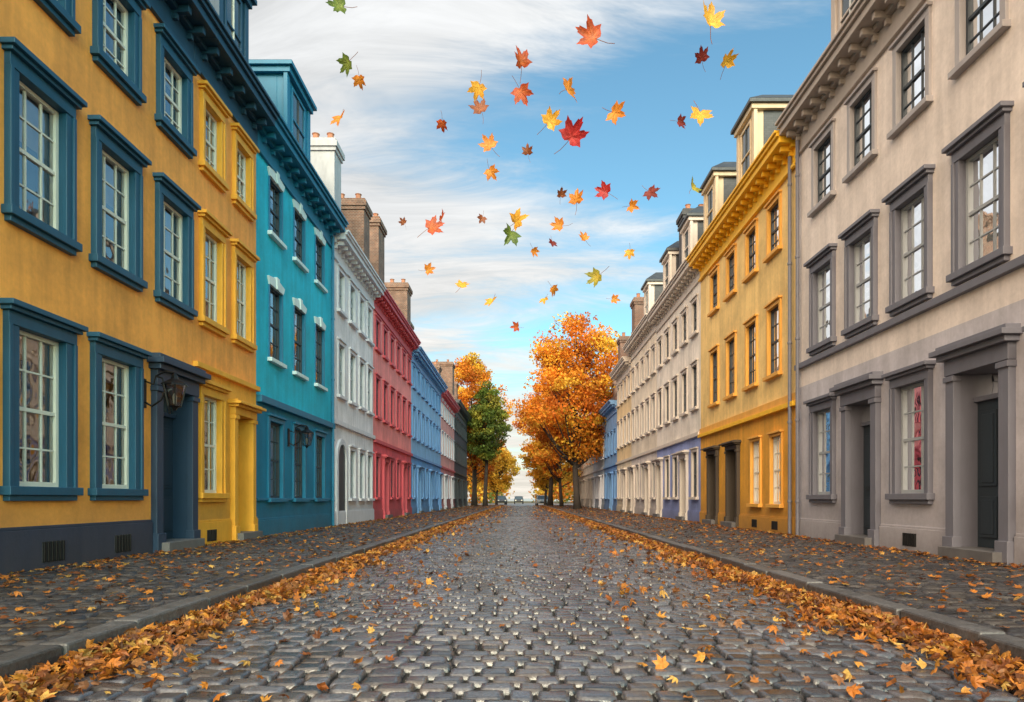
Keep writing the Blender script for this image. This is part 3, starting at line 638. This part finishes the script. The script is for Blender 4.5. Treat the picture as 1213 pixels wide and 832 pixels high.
# ------------------------------------------------------------ cars
def car(x,y,rgb,rz=0):
    e=empty('parked_car',(0,0,0)); body=simple('car_paint_%d'%rgb[0],lin(rgb),.25,.3); tyre=simple('tyre',(.02,.02,.02),.8); 
    m=MB(); prof=[(-2.1,.35),(-2.15,.65),(-1.95,.85),(-1.2,.95),(1.6,.98),(2.05,.9),(2.15,.6),(2.1,.32)]
    def ext(pr,w0,w1,mat,mb):
        n=len(pr); zmin=min(p[1] for p in pr); zmax=max(p[1] for p in pr)
        wd=lambda z: w0+(w1-w0)*(z-zmin)/(zmax-zmin)
        vs=[(-wd(z),yy,z) for yy,z in pr]+[(wd(z),yy,z) for yy,z in pr]
        mb.add(vs,[tuple(range(n)),tuple(range(2*n-1,n-1,-1))]+[(i,(i+1)%n,n+(i+1)%n,n+i) for i in range(n)],mat)
    ext(prof,.9,.86,body,m); m.obj('body',e,.06)
    g=MB(); ext([(-1.25,.94),(-.55,1.4),(1.0,1.42),(1.65,.97)],.8,.62,DGLASS,g); g.obj('windows',e,.04)
    r=MB(); ext([(-.5,1.4),(.95,1.4),(.9,1.47),(-.4,1.46)],.63,.58,body,r)
    for sx in (-1,1):
        for (a,b) in (((-1.25,.95),(-.52,1.42)),((1.0,1.42),(1.62,.98)),((.2,.95),(.2,1.42))): r.tube([(sx*.81,a[0],a[1]),(sx*.64,b[0],b[1])],[.035,.035],body,6)
    r.obj('roof_and_pillars',e)
    w=MB()
    for sx in (-.88,.68):
        for yy in (-1.35,1.35): w.tube([(sx,yy,.32),(sx+.2,yy,.32)],[.32,.32],tyre,18); w.tube([(sx-.01,yy,.32),(sx+.21,yy,.32)],[.19,.19],GREYS,12)
    w.obj('wheels',e); l=MB()
    for sx in (-.68,.44):
        l.box(sx,sx+.24,-2.16,-2.06,.62,.76,CREAM); l.box(sx,sx+.24,2.05,2.16,.66,.8,simple('tail_lamp',(.4,.01,.01),.3))
    l.box(-.45,.45,-2.17,-2.08,.42,.58,tyre); l.obj('lamps_and_grille',e)
    e.location=(x,y,-.02); e.rotation_euler=(0,0,rz)
car(3.0,95,(150,158,168),.05); car(-.4,128,(60,64,72),0); car(-3.3,112,(70,72,80),.1)
# ------------------------------------------------------------ camera, light, world
cam=bpy.data.cameras.new('Camera'); co=link(bpy.data.objects.new('Camera',cam)); scene.camera=co
co.location=(0,0,1.0); co.rotation_euler=(math.radians(90),0,0)
cam.sensor_width=36; cam.lens=23.74; cam.shift_x=-.0087; cam.shift_y=.144; cam.clip_end=6000; cam.clip_start=.05
el,az=math.radians(30),math.radians(183)
sd=Vector((math.sin(az)*math.cos(el),math.cos(az)*math.cos(el),math.sin(el)))
sun=bpy.data.lights.new('sun','SUN'); sun.energy=3.2; sun.angle=math.radians(30); sun.color=(1,.84,.64)
so=link(bpy.data.objects.new('sun',sun)); so.rotation_euler=sd.to_track_quat('Z','Y').to_euler()
w=bpy.data.worlds.new('World'); scene.world=w; w.use_nodes=True; nt=w.node_tree; nt.nodes.clear()
out=nt.nodes.new('ShaderNodeOutputWorld'); bg=nt.nodes.new('ShaderNodeBackground'); bg.inputs[1].default_value=.15
sky=nt.nodes.new('ShaderNodeTexSky'); sky.sky_type='NISHITA'; sky.sun_disc=False; sky.sun_elevation=el; sky.sun_rotation=az
sky.air_density=1.2; sky.dust_density=.6; sky.ozone_density=1.5
tc=nt.nodes.new('ShaderNodeTexCoord'); sp=nt.nodes.new('ShaderNodeSeparateXYZ'); nt.links.new(tc.outputs['Generated'],sp.inputs[0])
zz=math_(nt,'ADD',math_(nt,'MAXIMUM',sp.outputs[2],0.0),.16)
cb=nt.nodes.new('ShaderNodeCombineXYZ'); nt.links.new(math_(nt,'DIVIDE',sp.outputs[0],zz),cb.inputs[0]); nt.links.new(math_(nt,'DIVIDE',sp.outputs[1],zz),cb.inputs[1])
mp=nt.nodes.new('ShaderNodeMapping'); mp.inputs['Rotation'].default_value=(0,0,math.radians(-28)); mp.inputs['Scale'].default_value=(.55,1.5,1); mp.inputs['Location'].default_value=(2.3,.7,0)
nt.links.new(cb.outputs[0],mp.inputs[0])
n1=noise(nt,mp.outputs[0],.75,7,.6,.5); n2=noise(nt,mp.outputs[0],2.6,6,.68,.9)
nn=math_(nt,'ADD',math_(nt,'MULTIPLY',n1,.68),math_(nt,'MULTIPLY',n2,.32))
bias=math_(nt,'MULTIPLY',sp.outputs[0],-.42)
lowc=maprange(nt,sp.outputs[2],0.0,.3,.12,0)
tot=math_(nt,'ADD',math_(nt,'ADD',nn,bias),lowc)
mask=nt.nodes.new('ShaderNodeMapRange'); mask.interpolation_type='SMOOTHSTEP'; nt.links.new(tot,mask.inputs[0])
for i,v in enumerate((.42,.62,0,.97)): mask.inputs[i+1].default_value=v
shade=maprange(nt,n2,.3,.7,.74,1.14)
ccol=mixc(nt,maprange(nt,sp.outputs[2],0,.4,0,1),(6.2,5.7,5.1),(5.8,5.85,5.85))
ccs=scaled(nt,ccol,shade)
skc=nt.nodes.new('ShaderNodeVectorMath'); skc.operation='MULTIPLY'; skc.inputs[1].default_value=(.92,1.34,1.3); nt.links.new(sky.outputs[0],skc.inputs[0])
base=mixc(nt,mask.outputs[0],skc.outputs[0],ccs)
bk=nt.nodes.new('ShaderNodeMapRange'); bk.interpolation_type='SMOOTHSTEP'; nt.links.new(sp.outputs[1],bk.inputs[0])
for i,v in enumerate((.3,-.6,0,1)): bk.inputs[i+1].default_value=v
warm_fill=mixc(nt,bk.outputs[0],(1,1,1),(4.5,3.6,2.6))  # added fill: unseen sky behind the camera brightened and warmed to light the walls
fin=nt.nodes.new('ShaderNodeVectorMath'); fin.operation='MULTIPLY'; nt.links.new(base,fin.inputs[0]); nt.links.new(warm_fill,fin.inputs[1])
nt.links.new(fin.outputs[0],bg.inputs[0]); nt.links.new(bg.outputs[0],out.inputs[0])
scene.view_settings.view_transform='Standard'; scene.view_settings.look='None'; scene.view_settings.exposure=0
